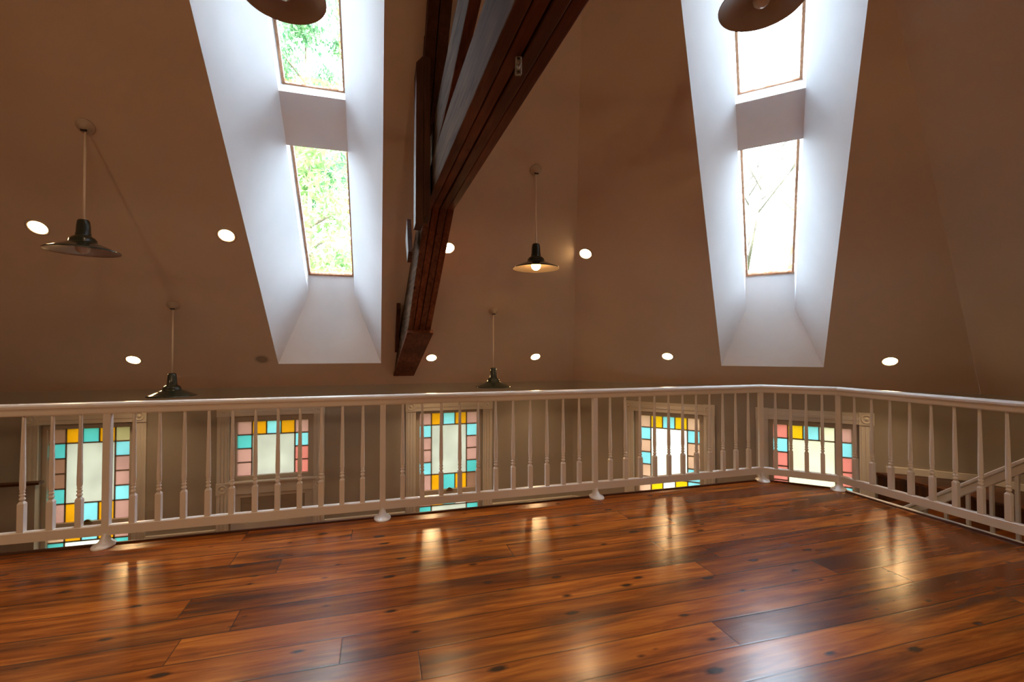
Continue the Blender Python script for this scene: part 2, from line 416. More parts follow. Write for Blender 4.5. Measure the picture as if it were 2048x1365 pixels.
# skylight shafts, dividers, frames and glass
def skylight(i, A, I, side, lo, div, hi, nwin, DW):
    T = ST_[i][0]
    mb = MB()
    a0, a1, t0, t1 = A; b0, b1, u0, u1 = I
    Ac = [(a0, t0), (a1, t0), (a1, t1), (a0, t1)]; Ic = [(b0, u0), (b1, u0), (b1, u1), (b0, u1)]
    for k in range(4):
        p, q = Ac[k], Ac[(k + 1) % 4]; r, w = Ic[(k + 1) % 4], Ic[k]
        mb.quad(T(*p, 0), T(*q, 0), T(*r, DW), T(*w, DW))
    # collar up to the glass, with a raised sill at the bottom
    mb.quad(T(b0, u0, DW), T(b0, u1, DW), T(b0, u1, DO), T(b0, u0, DO))
    mb.quad(T(b1, u0, DW), T(b1, u1, DW), T(b1, u1, DO), T(b1, u0, DO))
    mb.quad(T(b0, u1, DW), T(b1, u1, DW), T(b1, u1, DO), T(b0, u1, DO))
    mb.quad(T(b0, u0, DW), T(b1, u0, DW), T(b1, lo[0], DO - .012), T(b0, lo[0], DO - .012))
    # divider between the two panes
    pol = [(div[0], DW), (div[1], DW), (div[1] - .012 if i == 7 else div[1] - .06, DO), (div[0], DO)]
    mb.prism(pol, b0, b1, lambda t, d, s: T(s, t, d))
    struct(mb.build('wall_skylight_' + side, M['shaft']))
    for k, (t0, t1) in enumerate((lo, hi)):
        w = struct(empty('window_%d' % (nwin + k)))
        f = MB(); fw = .028
        for x0, x1, y0, y1 in ((b0 + .004, b0 + fw, t0, t1), (b1 - fw, b1 - .004, t0, t1), (b0 + fw, b1 - fw, t0, t0 + fw), (b0 + fw, b1 - fw, t1 - fw, t1)):
            f.box(x0, x1, y0, y1, DO - .055, DO - .01, 0, T)
        fo = f.build('window_frame', M['skyframe'], w, .004)
        g = MB(); g.box(b0 + fw, b1 - fw, t0 + fw, t1 - fw, DO - .032, DO - .026, 0, T)
        go = g.build('glass_pane', M['glass'], w)
        e = MB(); zz = DO - .034
        e.quad(T(b0 + fw, t0 + fw, zz), T(b1 - fw, t0 + fw, zz), T(b1 - fw, t0 + fw + .07, zz), T(b0 + fw, t0 + fw + .07, zz))
        e.quad(T(b1 - fw - .014, t0 + fw + .07, zz), T(b1 - fw, t0 + fw + .07, zz), T(b1 - fw, t1 - fw, zz), T(b1 - fw - .014, t1 - fw, zz))
        eo = e.build('dirt_film', M['grime'], w); eo['label'] = 'rusty dirt along the edge of the glass'
skylight(7, SKY1, IN1, 'left', (1.19, 2.97), (2.935, 3.42), (3.395, 4.56), 6, .64)
skylight(0, SKY2, IN2, 'right', (1.14, 2.97), (2.95, 3.385), (3.315, 4.56), 8, .52)

# ------------------------------------------------------------------ stained-glass windows
def stained(i, s0, s1, zt, rows, top, left, right, bottom, center, idx, zend, lower):
    """frame, coloured panes and lead for one window; rows are pane heights from the top"""
    T = wallT(i)
    root = struct(empty('window_%d' % idx))
    h = WIN[i][idx_hole[idx]]
    D = .085
    W = s1 - s0
    cols = [s0, s0 + W * .205, s0 + W * .40, s0 + W * .60, s0 + W * .795, s1]
    keys = []; panes = MB(); came = MB()
    def mi(k):
        if k not in keys: keys.append(k)
        return keys.index(k)
    def pane(a, b, z0, z1, k):
        panes.box(a + .006, b - .006, z0 + .006, z1 - .006, D, D + .005, mi(k), lambda x, y, z: T(x, y, z))
    def bar(a, b, z0, z1, w=.009, dd=.004):
        came.box(a, b, z0, z1, D - dd, D + .009, 0, lambda x, y, z: T(x, y, z))
    def sash(zt, rows, top, left, right, bottom, center):
        z = [zt]
        for r in rows: z.append(z[-1] - r)
        n = len(rows)
        for c in range(5): pane(cols[c], cols[c + 1], z[1], z[0], top[c])
        last = n - 1 if bottom else n
        for r in range(1, last):
            pane(cols[0], cols[1], z[r + 1], z[r], left[r - 1]); pane(cols[4], cols[5], z[r + 1], z[r], right[r - 1])
        pane(cols[1], cols[4], z[last], z[1], center)
        if bottom:
            for c in range(5): pane(cols[c], cols[c + 1], z[n], z[n - 1], bottom[c])
        for zz in z[1:-1]:
            bar(cols[0], cols[1], zz - .007, zz + .007); bar(cols[4], cols[5], zz - .007, zz + .007)
        for c in (1, 4): bar(cols[c] - .007, cols[c] + .007, z[n], z[0])
        bar(cols[1], cols[4], z[1] - .007, z[1] + .007)
        for c in (2, 3): bar(cols[c] - .006, cols[c] + .006, z[1], z[0])
        if bottom:
            bar(cols[1], cols[4], z[n - 1] - .007, z[n - 1] + .007)
            for c in (2, 3): bar(cols[c] - .006, cols[c] + .006, z[n], z[n - 1])
        return z[-1]
    zb = sash(zt, rows, top, left, right, bottom, center)
    fr = MB()
    def fbox(a, b, z0, z1, d0=.045, d1=.125): fr.box(a, b, z0, z1, d0, d1, 0, lambda x, y, z: T(x, y, z))
    z_end = zend
    if lower:
        fbox(s0, s1, zb - .058, zb + .008, .05)                  # meeting rail
        zl = sash(zb - .05, *lower)
        fbox(s0, s1, z_end, zl + .010)
        lk = MB(); mid = (s0 + s1) / 2
        lk.box(mid - .045, mid + .045, zb - .006, zb + .006, .02, .055, 0, lambda x, y, z: T(x, y, z))
        lk.prism([(mid - .05, zb + .006), (mid + .05, zb + .006), (mid + .012, zb + .034), (mid - .012, zb + .034)], .03, .05, T)
        lk.build('sash_lock', M['brass'], root, .003)
    fbox(h[0], s0 + .010, z_end, h[3]); fbox(s1 - .010, h[1], z_end, h[3]); fbox(s0, s1, zt - .010, h[3])
    fbox(s0, s1, z_end, (zb + .010 if not lower else z_end + .06), .045)
    fr.build('window_frame', M['sash'], root, .004)
    panes.build('stained_glass', [G[k] for k in keys], root)
    came.build('leading', M['lead'], root)
    return root, h
def casing(i, h, root, head=.135, side=.135, zb=None, blocks=True, midblocks=None):
    """cream casing around an opening, with rosette blocks at the upper corners"""
    T = wallT(i); a0, a1, z0, z1 = h
    zb = z0 if zb is None else zb
    B = lambda mb, a, b, c, d, e, f: mb.box(a, b, c, d, e, f, 0, lambda x, y, z: T(x, y, z))
    for a, b in ((a0 - side, a0), (a1, a1 + side)):
        m = MB(); B(m, a, b, zb, z1, -.024, .0)
        for k in (.22, .5, .78):                                     # reeded face
            B(m, a + side * k - .012, a + side * k + .012, zb + .02, z1 - .02, -.030, -.024)
        m.build('casing_side', M['trim'], root, .004)
    m = MB(); B(m, a0, a1, z1, z1 + head, -.026, 0); B(m, a0, a1, z1 + head * .35, z1 + head * .65, -.032, -.026)
    m.build('casing_head', M['trim'], root, .004)
    zs = [z1 + head / 2] + (midblocks or [])
    for zc in zs:
        for a in (a0 - side / 2, a1 + side / 2):
            m = MB(); hw = side / 2 + .004
            B(m, a - hw, a + hw, zc - head / 2 - .004, zc + head / 2 + .004, -.034, 0)
            for prof in ([(.052, 0), (.052, .006), (.040, .006), (.040, 0)], [(.020, 0), (.016, .008), (.002, .010)]):
                m.lathe(prof, 20, lambda x, y, z: T(a + x, zc + y, -.034 - z), cap=False)
            m.build('corner_block', M['trim'], root, .003)
    if zb > ZG + .2:
        m = MB(); B(m, a0 - side - .03, a1 + side + .03, zb - .04, zb, -.07, .02); B(m, a0 - side, a1 + side, zb - .15, zb - .04, -.024, 0)
        m.build('window_sill', M['trim'], root, .004)
idx_hole = {1: 0, 2: 1, 3: 2, 4: 0, 5: 1}
ROWS = [.18, .175, .175, .175, .175, .22]
LOW = ([.17, .175, .175, .175, .175, .20], )
r, h = stained(7, -3.66, -2.85, .345, ROWS, ['mauve', 'amber', 'teal', 'amber', 'tan'], ['teal', 'mauve', 'mauve', 'teal'],
               ['aqua', 'pink', 'pink', 'aqua'], ['pink', 'amber', 'aqua', 'amber', 'pink'], 'cream', 1, -2.0,
               ([.17, .175, .175, .175, .175, .20], ['peach', 'amber', 'aqua', 'amber', 'pink'], ['teal', 'pink', 'pink', 'teal'],
                ['teal', 'pink', 'pink', 'teal'], ['pink', 'amber', 'teal', 'amber', 'pink'], 'white'))
casing(7, h, r)
r, h = stained(7, -1.733, -.883, .349, [.18, .175, .175, .175], ['pink', 'amber', 'aqua', 'amber', 'pink'], ['teal', 'pink', 'pink'],
               ['aqua', 'coral', 'coral'], None, 'cream', 2, -.40, None)
casing(7, h, r, midblocks=[-.475])
T7 = wallT(7)
m = MB(); m.box(-1.79, -.82, -.56, -.40, -.01, .14, 0, T7); m.box(-1.83, -.78, -.42, -.395, -.05, .02, 0, T7)
m.build('window_sill', M['trim'], r, .005)
r, h = stained(7, .54, 1.392, .365, ROWS, ['pink', 'amber', 'aqua', 'amber', 'pink'], ['aqua', 'pink', 'pink', 'aqua'],
               ['aqua', 'pink', 'pink', 'teal'], ['pink', 'amber', 'teal', 'amber', 'mauve'], 'cream', 3, -2.0,
               ([.17, .175, .175, .175, .175, .20], ['pink', 'amber', 'teal', 'white', 'pink'], ['teal', 'pink', 'pink', 'teal'],
                ['teal', 'pink', 'pink', 'teal'], ['pink', 'amber', 'teal', 'amber', 'pink'], 'cream'))
casing(7, h, r)
r, h = stained(0, -1.60, -.77, .325, ROWS, ['peach', 'sunny', 'aqua', 'sunny', 'peach'], ['aqua', 'peach', 'aqua', 'peach'],
               ['aqua', 'peach', 'peach', 'aqua'], ['peach', 'sunny', 'white', 'sunny', 'aqua'], 'white', 4, -2.0,
               ([.17, .175, .175, .175, .175, .20], ['peach', 'sunny', 'white', 'sunny', 'peach'], ['aqua', 'peach', 'peach', 'aqua'],
                ['aqua', 'peach', 'peach', 'aqua'], ['peach', 'sunny', 'aqua', 'sunny', 'peach'], 'white'))
casing(0, h, r)
r, h = stained(0, .076, .90, .322, [.18, .175, .175, .175, .175, .175, .22], ['coral', 'sunny', 'aqua', 'ivory', 'pink'], ['aqua', 'coral', 'coral', 'coral', 'aqua'],
               ['aqua', 'coral', 'coral', 'aqua', 'coral'], ['coral', 'sunny', 'aqua', 'sunny', 'coral'], 'ivory', 5, -2.0,
               ([.17, .175, .175, .175, .22], ['coral', 'sunny', 'aqua', 'sunny', 'coral'], ['aqua', 'coral', 'aqua'],
                ['aqua', 'coral', 'aqua'], ['coral', 'sunny', 'aqua', 'sunny', 'coral'], 'white'))
casing(0, h, r)

# door under the transom window
d1 = struct(empty('door_1'))
m = MB()
for a, b, c, d in ((-1.79, -1.68, ZG, -.56), (-.93, -.82, ZG, -.56), (-1.68, -.93, -.62, -.56), (-1.68, -.93, -1.14, -.94), (-1.68, -.93, ZG, -2.36)):
    m.box(a, b, c, d, .06, .11, 0, T7)
for k in range(3): m.box(-1.62 + .22 * k, -1.46 + .22 * k, -1.06, -1.04, .056, .06, 0, T7)
m.build('door_frame', M['door'], d1, .004)
m = MB(); m.box(-1.68, -.93, -2.36, -1.14, .075, .10, 0, T7)
for a, b in ((-1.63, -1.33), (-1.28, -.98)): m.box(a, b, -2.28, -1.22, .066, .075, 0, T7)
m.build('door_panel', M['door'], d1, .004)
m = MB(); m.box(-1.68, -.93, -.94, -.62, .085, .10, 0, T7)
for k in range(3): m.box(-1.68, -.93, -.71 - .09 * k, -.706 - .09 * k, .082, .085, 0, T7)
m.build('roller_shade', M['shade_cloth'], d1)
m = MB(); m.lathe([(.028, 0), (.028, .01), (.012, .012), (.012, .04), (.03, .05), (.034, .065), (.02, .08), (.001, .083)], 20,
                  lambda x, y, z: T7(-.875 + x, -1.55 + y, .06 - z)); m.build('door_knob', M['brass'], d1)

# pale wainscot below the taupe paint, between the openings
k = 1
for i, a, b in ((7, -4.84, -3.84), (7, -2.66, -1.93), (7, -.68, .35), (7, 1.58, 2.84), (0, -2.57, -1.79), (0, -.58, -.11), (0, 1.09, 1.98)):
    T = wallT(i); m = MB(); m.box(a, b, ZG, -1.0, -.018, 0, 0, T); m.box(a, b, -1.0, -.965, -.034, 0, 0, T)
    struct(m.build('trim_%d' % k, M['wains'], None, .004)); k += 1

# ------------------------------------------------------------------ floors
m = MB()
m.add([(x, y, ZG) for x, y in PTS], [tuple(range(8))]); m.add([(x, y, ZG - .2) for x, y in PTS], [tuple(range(8))[::-1]])
struct(m.build('floor_ground', M['lowfloor']))
LOFT = [(-7.79, 3.56), (3.515, 3.56), (3.925, 3.15), (3.925, -5.42), (2.85, -6.5), (-4.85, -6.5), (-8.08, -3.27), (-8.08, 3.27)]
m = MB(); m.prism(LOFT, -.28, 0., lambda a, b, d: (a, b, d))
lf = m.build('floor', [M['floor'], M['trim']])
for p in lf.data.polygons:
    if p.normal.z < .5: p.material_index = 1
struct(lf)
# rounded dark lip along the edge of the loft
m = MB()
path = [(-7.7, 3.565), (3.52, 3.565), (3.93, 3.152), (3.93, -1.2)]
def sweep(mb, path, prof, mi=0, smooth=False):
    """profile (offset to the outer side, z) swept along a plan polyline with mitred joints"""
    rings = []
    for i, p in enumerate(path):
        p = Vector(p); d0 = (p - Vector(path[i - 1])).normalized() if i else None
        d1 = (Vector(path[i + 1]) - p).normalized() if i < len(path) - 1 else None
        n0 = Vector((-d0.y, d0.x)) if d0 else None; n1 = Vector((-d1.y, d1.x)) if d1 else None
        if n0 is None: n = n1
        elif n1 is None: n = n0
        else:
            n = (n0 + n1).normalized(); n = n / n.dot(n0)
        rings.append([(p.x + n.x * o, p.y + n.y * o, z) for o, z in prof])
    k = len(prof); vs = [v for r_ in rings for v in r_]; fs = []
    for i in range(len(rings) - 1):
        for j in range(k): fs.append((i * k + j, i * k + (j + 1) % k, (i + 1) * k + (j + 1) % k, (i + 1) * k + j))
    fs.append(tuple(range(k))[::-1]); fs.append(tuple(range((len(rings) - 1) * k, len(rings) * k)))
    mb.add(vs, fs, mi, smooth)
sweep(m, path, [(-.012, .001), (-.006, .010), (.010, .010), (.016, .002), (.016, -.03), (-.0, -.03)])
struct(m.build('trim_20', M['edge']))
m = MB(); m.box(3.948, 4.022, -1.2, 3.12, -.26, -.004)
struct(m.build('trim_21', M['sash'], None, .004))

# ------------------------------------------------------------------ loft railing
A, B = (3.516, 3.571), (3.95, 3.137)
rail = empty('loft_railing', (0, 0, 0))
tag(rail, 'white turned spindle railing running around the edge of the loft floor', 'railing')
rp = [(-5.14, 3.571), A, B, (3.95, -.31)]
m = MB(); sweep(m, rp, [(-.037, .884), (-.037, .898), (-.030, .908), (-.016, .9125), (.016, .9125), (.030, .908), (.037, .898), (.037, .884), (.029, .876), (-.029, .876)])
m.build('handrail', M['rail'], rail)
m = MB(); sweep(m, rp, [(-.022, .838), (-.026, .846), (-.026, .868), (-.030, .8765), (.030, .8765), (.026, .868), (.026, .846), (.022, .838)])
m.build('top_rail', M['rail'], rail)
m = MB(); sweep(m, rp, [(-.020, .064), (-.020, .122), (-.014, .128), (.014, .128), (.020, .122), (.020, .064)])
m.build('bottom_rail', M['rail'], rail)
def make_spindle():
    m = MB(); w = .0165; zb, zt = .125, .300
    m.box(-w, w, -w, w, zb, zt)
    m.add([(-w, -w, zt), (w, -w, zt), (w, w, zt), (-w, w, zt), (-.009, -.009, .314), (.009, -.009, .314), (.009, .009, .314), (-.009, .009, .314)],
          [(0, 1, 5, 4), (1, 2, 6, 5), (2, 3, 7, 6), (3, 0, 4, 7)])
    m.lathe([(.009, .308), (.010, .318), (.0155, .324), (.0160, .331), (.0120, .337), (.0105, .343), (.0150, .348), (.0155, .354), (.0115, .359),
             (.0108, .364), (.0142, .369), (.0135, .374), (.0120, .378), (.0150, .392), (.0152, .43), (.0140, .52), (.0118, .66), (.0095, .80), (.0092, .842)], 14)
    return m.build('spindle', M['rail'], rail)
def make_post():
    m = MB(); w = .0205
    m.box(-w, w, -w, w, .068, .842)
    o = m.build('newel_post', M['rail'], rail, .003)
    m = MB()
    m.lathe([(.0165, .072), (.0165, .060)], 20)
    m.lathe([(.060, 0), (.061, .007), (.057, .013), (.040, .019), (.030, .030), (.024, .048), (.0205, .066), (.0205, .078)], 28,
            lambda x, y, z: (x, y * 1.30 - .030 * max(0, 1 - z / .06), z))
    for a in (35, 145, 250):
        m.lathe([(.006, .014), (.005, .018), (.001, .019)], 10, lambda x, y, z: (x + .045 * math.cos(R(a)), y + .056 * math.sin(R(a)) - .027, z))
    f = m.build('floor_flange', M['rail'], o)
    return o
sp0, po0 = make_spindle(), make_post()
first = {'s': True, 'p': True}
def put(kind, x, y, rot):
    src = sp0 if kind == 's' else po0
    if first[kind]: first[kind] = False; o = src
    else: o = copy_tree(src, rail)
    o.location = (x, y, 0); o.rotation_euler = (0, 0, rot)
    return o
px = [-5.14, -3.41, -1.677, .028, 1.768, 3.516]
for x in px[:-1]: put('p', x, 3.571, 0)
put('p', A[0], A[1], R(-22.5)); put('p', B[0], B[1], R(-67.5)); put('p', 3.95, 1.415, R(-90)); put('p', 3.95, -.307, R(-90))
for a, b in zip(px, px[1:]):
    for q in range(1, 12): put('s', a + (b - a) * q / 12, 3.571, 0)
for q in range(1, 5): put('s', A[0] + (B[0] - A[0]) * q / 5, A[1] + (B[1] - A[1]) * q / 5, R(-45))
for a, b in ((3.137, 1.415), (1.415, -.307)):
    nn_ = 12 if a > 2 else 12
    for q in range(1, nn_): put('s', 3.95, a + (b - a) * q / nn_, R(-90))

# ------------------------------------------------------------------ stair tiers, stair rail, baseboard at the right
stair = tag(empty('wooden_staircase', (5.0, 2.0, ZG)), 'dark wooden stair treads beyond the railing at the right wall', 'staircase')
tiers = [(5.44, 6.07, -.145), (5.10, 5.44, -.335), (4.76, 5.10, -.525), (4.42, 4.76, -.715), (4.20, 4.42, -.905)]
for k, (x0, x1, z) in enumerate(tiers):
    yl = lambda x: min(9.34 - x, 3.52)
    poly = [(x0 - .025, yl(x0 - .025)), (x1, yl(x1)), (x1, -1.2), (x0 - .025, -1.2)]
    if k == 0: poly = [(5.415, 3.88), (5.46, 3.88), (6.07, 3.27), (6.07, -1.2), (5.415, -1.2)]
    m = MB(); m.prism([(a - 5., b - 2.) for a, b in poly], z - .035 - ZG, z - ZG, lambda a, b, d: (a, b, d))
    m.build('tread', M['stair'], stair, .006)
    y1 = poly[0][1]; xb = x1 if k else 6.06
    m = MB(); m.box(x0 - 5., x0 + .02 - 5., -3.2, y1 - .01 - 2., 0, z - .035 - ZG)
    m.box(x0 - 5., xb - 5., y1 - .05 - 2., y1 - .02 - 2., 0, z - .035 - ZG) if k else None
    m.build('riser', M['stair'], stair)
sr = tag(empty('stair_railing', (4.10, 2.0, 0)), 'white sloping stair handrail rising toward the right behind the loft railing', 'railing')
zr = lambda y: .51 - .755 * (y - 2.0)
m = MB()
for (o0, o1, h0, h1) in ((-.032, .032, -.030, .0), (-.020, .020, -.095, -.030)):
    m.hexa([(o0, 1.2, zr(3.2) + h0), (o1, 1.2, zr(3.2) + h0), (o1, -.75, zr(1.25) + h0), (o0, -.75, zr(1.25) + h0),
            (o0, 1.2, zr(3.2) + h1), (o1, 1.2, zr(3.2) + h1), (o1, -.75, zr(1.25) + h1), (o0, -.75, zr(1.25) + h1)])
m.build('handrail', M['trim'], sr, .006)
m = MB(); m.hexa([(-.02, 1.2, zr(3.2) - .98), (.02, 1.2, zr(3.2) - .98), (.02, -.75, zr(1.25) - .98), (-.02, -.75, zr(1.25) - .98),
                  (-.02, 1.2, zr(3.2) - .80), (.02, 1.2, zr(3.2) - .80), (.02, -.75, zr(1.25) - .80), (-.02, -.75, zr(1.25) - .80)])
m.build('stringer', M['trim'], sr, .004)
for q in range(14):
    y = 3.1 - .135 * q
    m = MB(); m.box(-.010, .010, y - 2.010, y - 1.990, zr(y) - .86, zr(y) - .06); m.build('baluster', M['trim'], sr)
for y in (3.2, 1.25):
    m = MB(); m.box(-.04, .04, y - 2.04, y - 1.96, (zr(y) - 1.15 if y > 2 else -.4), zr(y) + .03); m.build('newel_post', M['trim'], sr, .004)
m = MB(); T = wallT(0); m.box(1.19, 1.985, -.145, -.068, -.018, 0, 0, T); struct(m.build('baseboard_facet', M['trim'], None, .004))
m = MB(); m.box(6.062, 6.08, -1.2, 3.262, -.145, -.072); struct(m.build('baseboard_right', M['trim'], None, .004))

# low partition with a dark cap at the far left, on the ground floor
pt = tag(empty('partition', (-4.6, 6.2, ZG)), 'low tan partition with thin dark wood cap before the leftmost window', 'partition')
m = MB(); m.box(-1.1, 1.06, -.03, .03, 0, 2.405); m.build('panel', M['wall'], pt)
m = MB(); m.box(-1.1, 1.10, -.045, .045, 2.405, 2.432); m.build('cap', M['darkcap'], pt, .004)

# ------------------------------------------------------------------ timber truss
truss = tag(empty('timber_truss', (.47, 3.75, 0)), 'dark timber roof truss of bolted planks beside the left skylight', 'truss')
def cx(y): return .305 + (6.41 - y) * .0635 if y > 3.75 else .474 + (3.75 - y) * .0285
def tpoly(name, prof, o0, o1, mats, bev=.005, side=None):
    """plank: outline (y,z) with thickness o0..o1 across the truss; side = material for its left face"""
    m = MB(); n = len(prof)
    P = lambda y, z, o: (cx(y) + o - .47, y - 3.75, z)
    m.prism(prof, o0, o1, lambda y, z, o: P(y, z, o))
    ob = m.build(name, mats if isinstance(mats, list) else [mats], truss, bev)
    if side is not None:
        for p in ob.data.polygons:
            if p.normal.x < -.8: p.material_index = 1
    return ob
ceil = lambda y: ZT + TT * (6.5 - y)
BR = [(6.32, .935), (4.88, 1.45), (3.75, 2.41), (3.75, 2.72), (4.9, 1.97), (5.75, ceil(5.75) - .01)]
CO = [(3.76, 2.40), (-3.2, 2.35), (-3.2, 2.67), (3.55, 2.70)]
CO1 = [(3.76, 2.40), (-3.2, 2.35), (-3.2, 2.66), (1.0, 2.68), (2.6, 2.68), (3.78, 2.62)]
for q in range(4):
    o0 = -.121 + q * .0612; dz = [0, .007, 0, .010][q]
    tpoly('brace_plank', [(y, z + (dz if k < 3 else 0)) for k, (y, z) in enumerate(BR)], o0, o0 + .0545, [M['brown' if q % 2 else 'brown2'], M['grey']], .005, True if q == 0 else None)
    tpoly('collar_plank', [(y, z + (dz if k < 2 else 0)) for k, (y, z) in enumerate(CO1 if q == 0 else CO)], o0, o0 + .0545, [M['brown' if q % 2 else 'brown2'], M['grey']], .005, True if q == 0 else None)
tpoly('shoe_plate', [(6.33, .90), (4.84, 1.425), (4.87, 1.462), (6.30, .945)], -.130, .140, M['brown'])
DG = [(3.98, 2.50), (2.75, 2.79), (2.1, 2.985), (0., 3.66), (0., 3.98), (2.3, 3.23), (3.2, 3.0), (4.0, 2.74)]
tpoly('diagonal_plank', DG, -.105, -.045, [M['brown'], M['grey']], .004, True)
tpoly('diagonal_plank', DG, .050, .110, [M['brown'], M['grey']], .004)
for o0, o1 in ((.302, .378), (.384, .462)):
    m = MB(); m.prism([(4.1, ceil(4.1) - .16), (.3, ceil(.3) - .16), (.3, ceil(.3) - .012), (4.1, ceil(4.1) - .012)], o0, o1, lambda y, z, x: (x - .47, y - 3.75, z))
    m.build('rafter_plank', M['dark'], truss, .004)
m = MB()
P = lambda a, b, d: (a - .47, d - 3.75, b)
m.prism([(.243, 2.15), (.298, 2.15), (.298, 3.36), (.286, 3.36), (.243, 3.31)], 3.30, 3.50, P); m.build('hanger_plank', M['dark'], truss, .003)
m = MB(); m.prism([(.299, 2.20), (.345, 2.20), (.345, ceil(3.30) - .01), (.299, ceil(3.30) - .01)], 3.30, 3.48, P); m.build('hanger_plank', M['dark'], truss, .003)
m = MB(); m.prism([(3.86, 2.06), (4.02, 2.0), (4.30, 2.26), (4.10, 2.40)], .225, .262, lambda y, z, x: (x - .47, y - 3.75, z)); m.build('cleat', [M['dark']], truss, .003)
m = MB(); m.prism([(5.75, 1.26), (5.85, 1.22), (5.72, 1.43), (5.30, 1.78), (5.22, 1.70)], .183, .225, lambda y, z, x: (x - .47, y - 3.75, z)); m.build('cleat', [M['dark']], truss, .003)
# metal hook plate screwed under the collar
br = tag(empty('metal_bracket', (.524, 1.715, 2.372), (0, 0, R(-16))), 'small zinc hook plate screwed to the underside of the truss', 'bracket')
m = MB(); m.prism([(-.012, -.060), (.012, -.060), (.0145, .05), (.011, .065), (-.011, .065), (-.0145, .05)], -.004, 0., lambda a, b, d: (a, b, d)); m.build('plate', M['steel'], br, .002)
for yy in (.04, -.01):
    m = MB(); m.lathe([(.008, 0), (.008, .005), (.002, .007)], 12, lambda x, y, z: (x, y + yy, -.004 - z)); m.build('screw', M['steel'], br)
m = MB(); m.tube((0, -.050, -.004), (0, -.062, -.026), .007, .007, 10); m.tube((0, -.062, -.026), (0, -.035, -.032), .007, .006, 10); m.build('hook', M['steel'], br)

# ------------------------------------------------------------------ pendant lamps
def make_pendant(drop=.925):
    """origin at the ceiling point; shade rim hangs `drop` below"""
    root = empty('pendant_lamp')
    m = MB(); z0 = -drop
    outer = [(.215, .0), (.2165, .004), (.213, .009), (.190, .018), (.150, .036), (.112, .052), (.086, .062), (.080, .072), (.078, .086), (.066, .102), (.050, .112),
             (.046, .118), (.0455, .130), (.043, .135), (.040, .19), (.036, .222), (.030, .232), (.012, .235)]
    m.lathe([(r_, z + z0) for r_, z in outer], 48, cap=False)
    m.build('lamp_shade', M['enamel'], root)
    m = MB(); m.lathe([(r_, z + z0) for r_, z in [(.2149, .001), (.211, .004), (.188, .013), (.148, .031), (.110, .047), (.083, .057), (.060, .072), (.04, .085), (.001, .09)]], 48, cap=False)
    o = m.build('shade_liner', M['liner'], root); o['label'] = 'pale enamel inside of the shade'
    m = MB(); m.lathe([(r_, z + z0) for r_, z in [(.001, -.014), (.018, -.012), (.036, .002), (.044, .022), (.042, .042), (.030, .062), (.018, .076), (.016, .088)]], 24, cap=False)
    m.build('light_bulb', M['bulboff'], root)
    m = MB(); m.tube((0, 0, z0 + .232), (0, 0, -.01), .0075, .0075, 10); m.build('cord', M['cord'], root)
    return root
def add_canopy(root, i):
    nn = ST_[i][4]; rot = Vector((0, 0, -1)).rotation_difference(-nn).to_euler()
    # disc fixed flat on the slope
    m = MB(); q = Vector((0, 0, 1)).rotation_difference(-nn).to_matrix()
    m.lathe([(.058, 0), (.058, .010), (.050, .018), (.028, .022), (.025, .040), (.012, .044)], 28, lambda x, y, z: tuple(q @ Vector((x, y, z))))
    c = m.build('canopy', M['canopy'], root)
    m = MB(); up = ST_[i][3]; ex = ST_[i][2]; n3 = -nn
    b0 = n3 * .0405 - up * .012
    m.hexa([tuple(b0 + ex * a + up * b + n3 * d) for d in (0, .006) for a, b in ((-.020, -.006), (.020, -.006), (.020, .007), (-.020, .007))])
    s_ = m.build('cord_slot', M['slot'], c)
PEND = [(-2.07, 4.045, 7, 'green-black pendant lamp hanging nearest the left edge of the photo', 0),
        (1.39, 4.00, 7, 'pendant lamp with a lit warm bulb, hanging right of the truss', 1),
        (-2.015, 5.42, 7, 'dark pendant lamp hanging low above the railing, left of the left skylight', 0),
        (1.327, 5.40, 7, 'small-looking dark pendant lamp hanging low above the railing, right of the truss', 0),
        (-.505, 2.665, 7, 'dark pendant shade cut by the top edge of the photo before the left skylight', 0),
        (1.985, 1.975, 0, 'dark pendant shade cut by the top edge of the photo before the right skylight', 0)]
proto = make_pendant()
pend = []
for k, (x, y, i, lab, lit) in enumerate(PEND):
    o = proto if k == 0 else copy_tree(proto)
    n = FR[i][3]; ci = n.dot(FR[i][0])
    z = ZT + TT * (ci - n.x * x - n.y * y)
    o.location = (x, y, z)
    if i == 0: o.location.z = 3.12 + .925
    tag(o, lab, 'pendant lamp', 'enamel pendant lamps under the sloped ceiling')
    pend.append(o)
for o, (x, y, i, lab, lit) in zip(pend, PEND):
    add_canopy(o, i)
    if lit:
        for ch in o.children:
            if ch.name.startswith('light_bulb'):
                ch.data = ch.data.copy(); ch.data.materials[0] = M['bulb']; ch['label'] = 'lit warm white bulb'

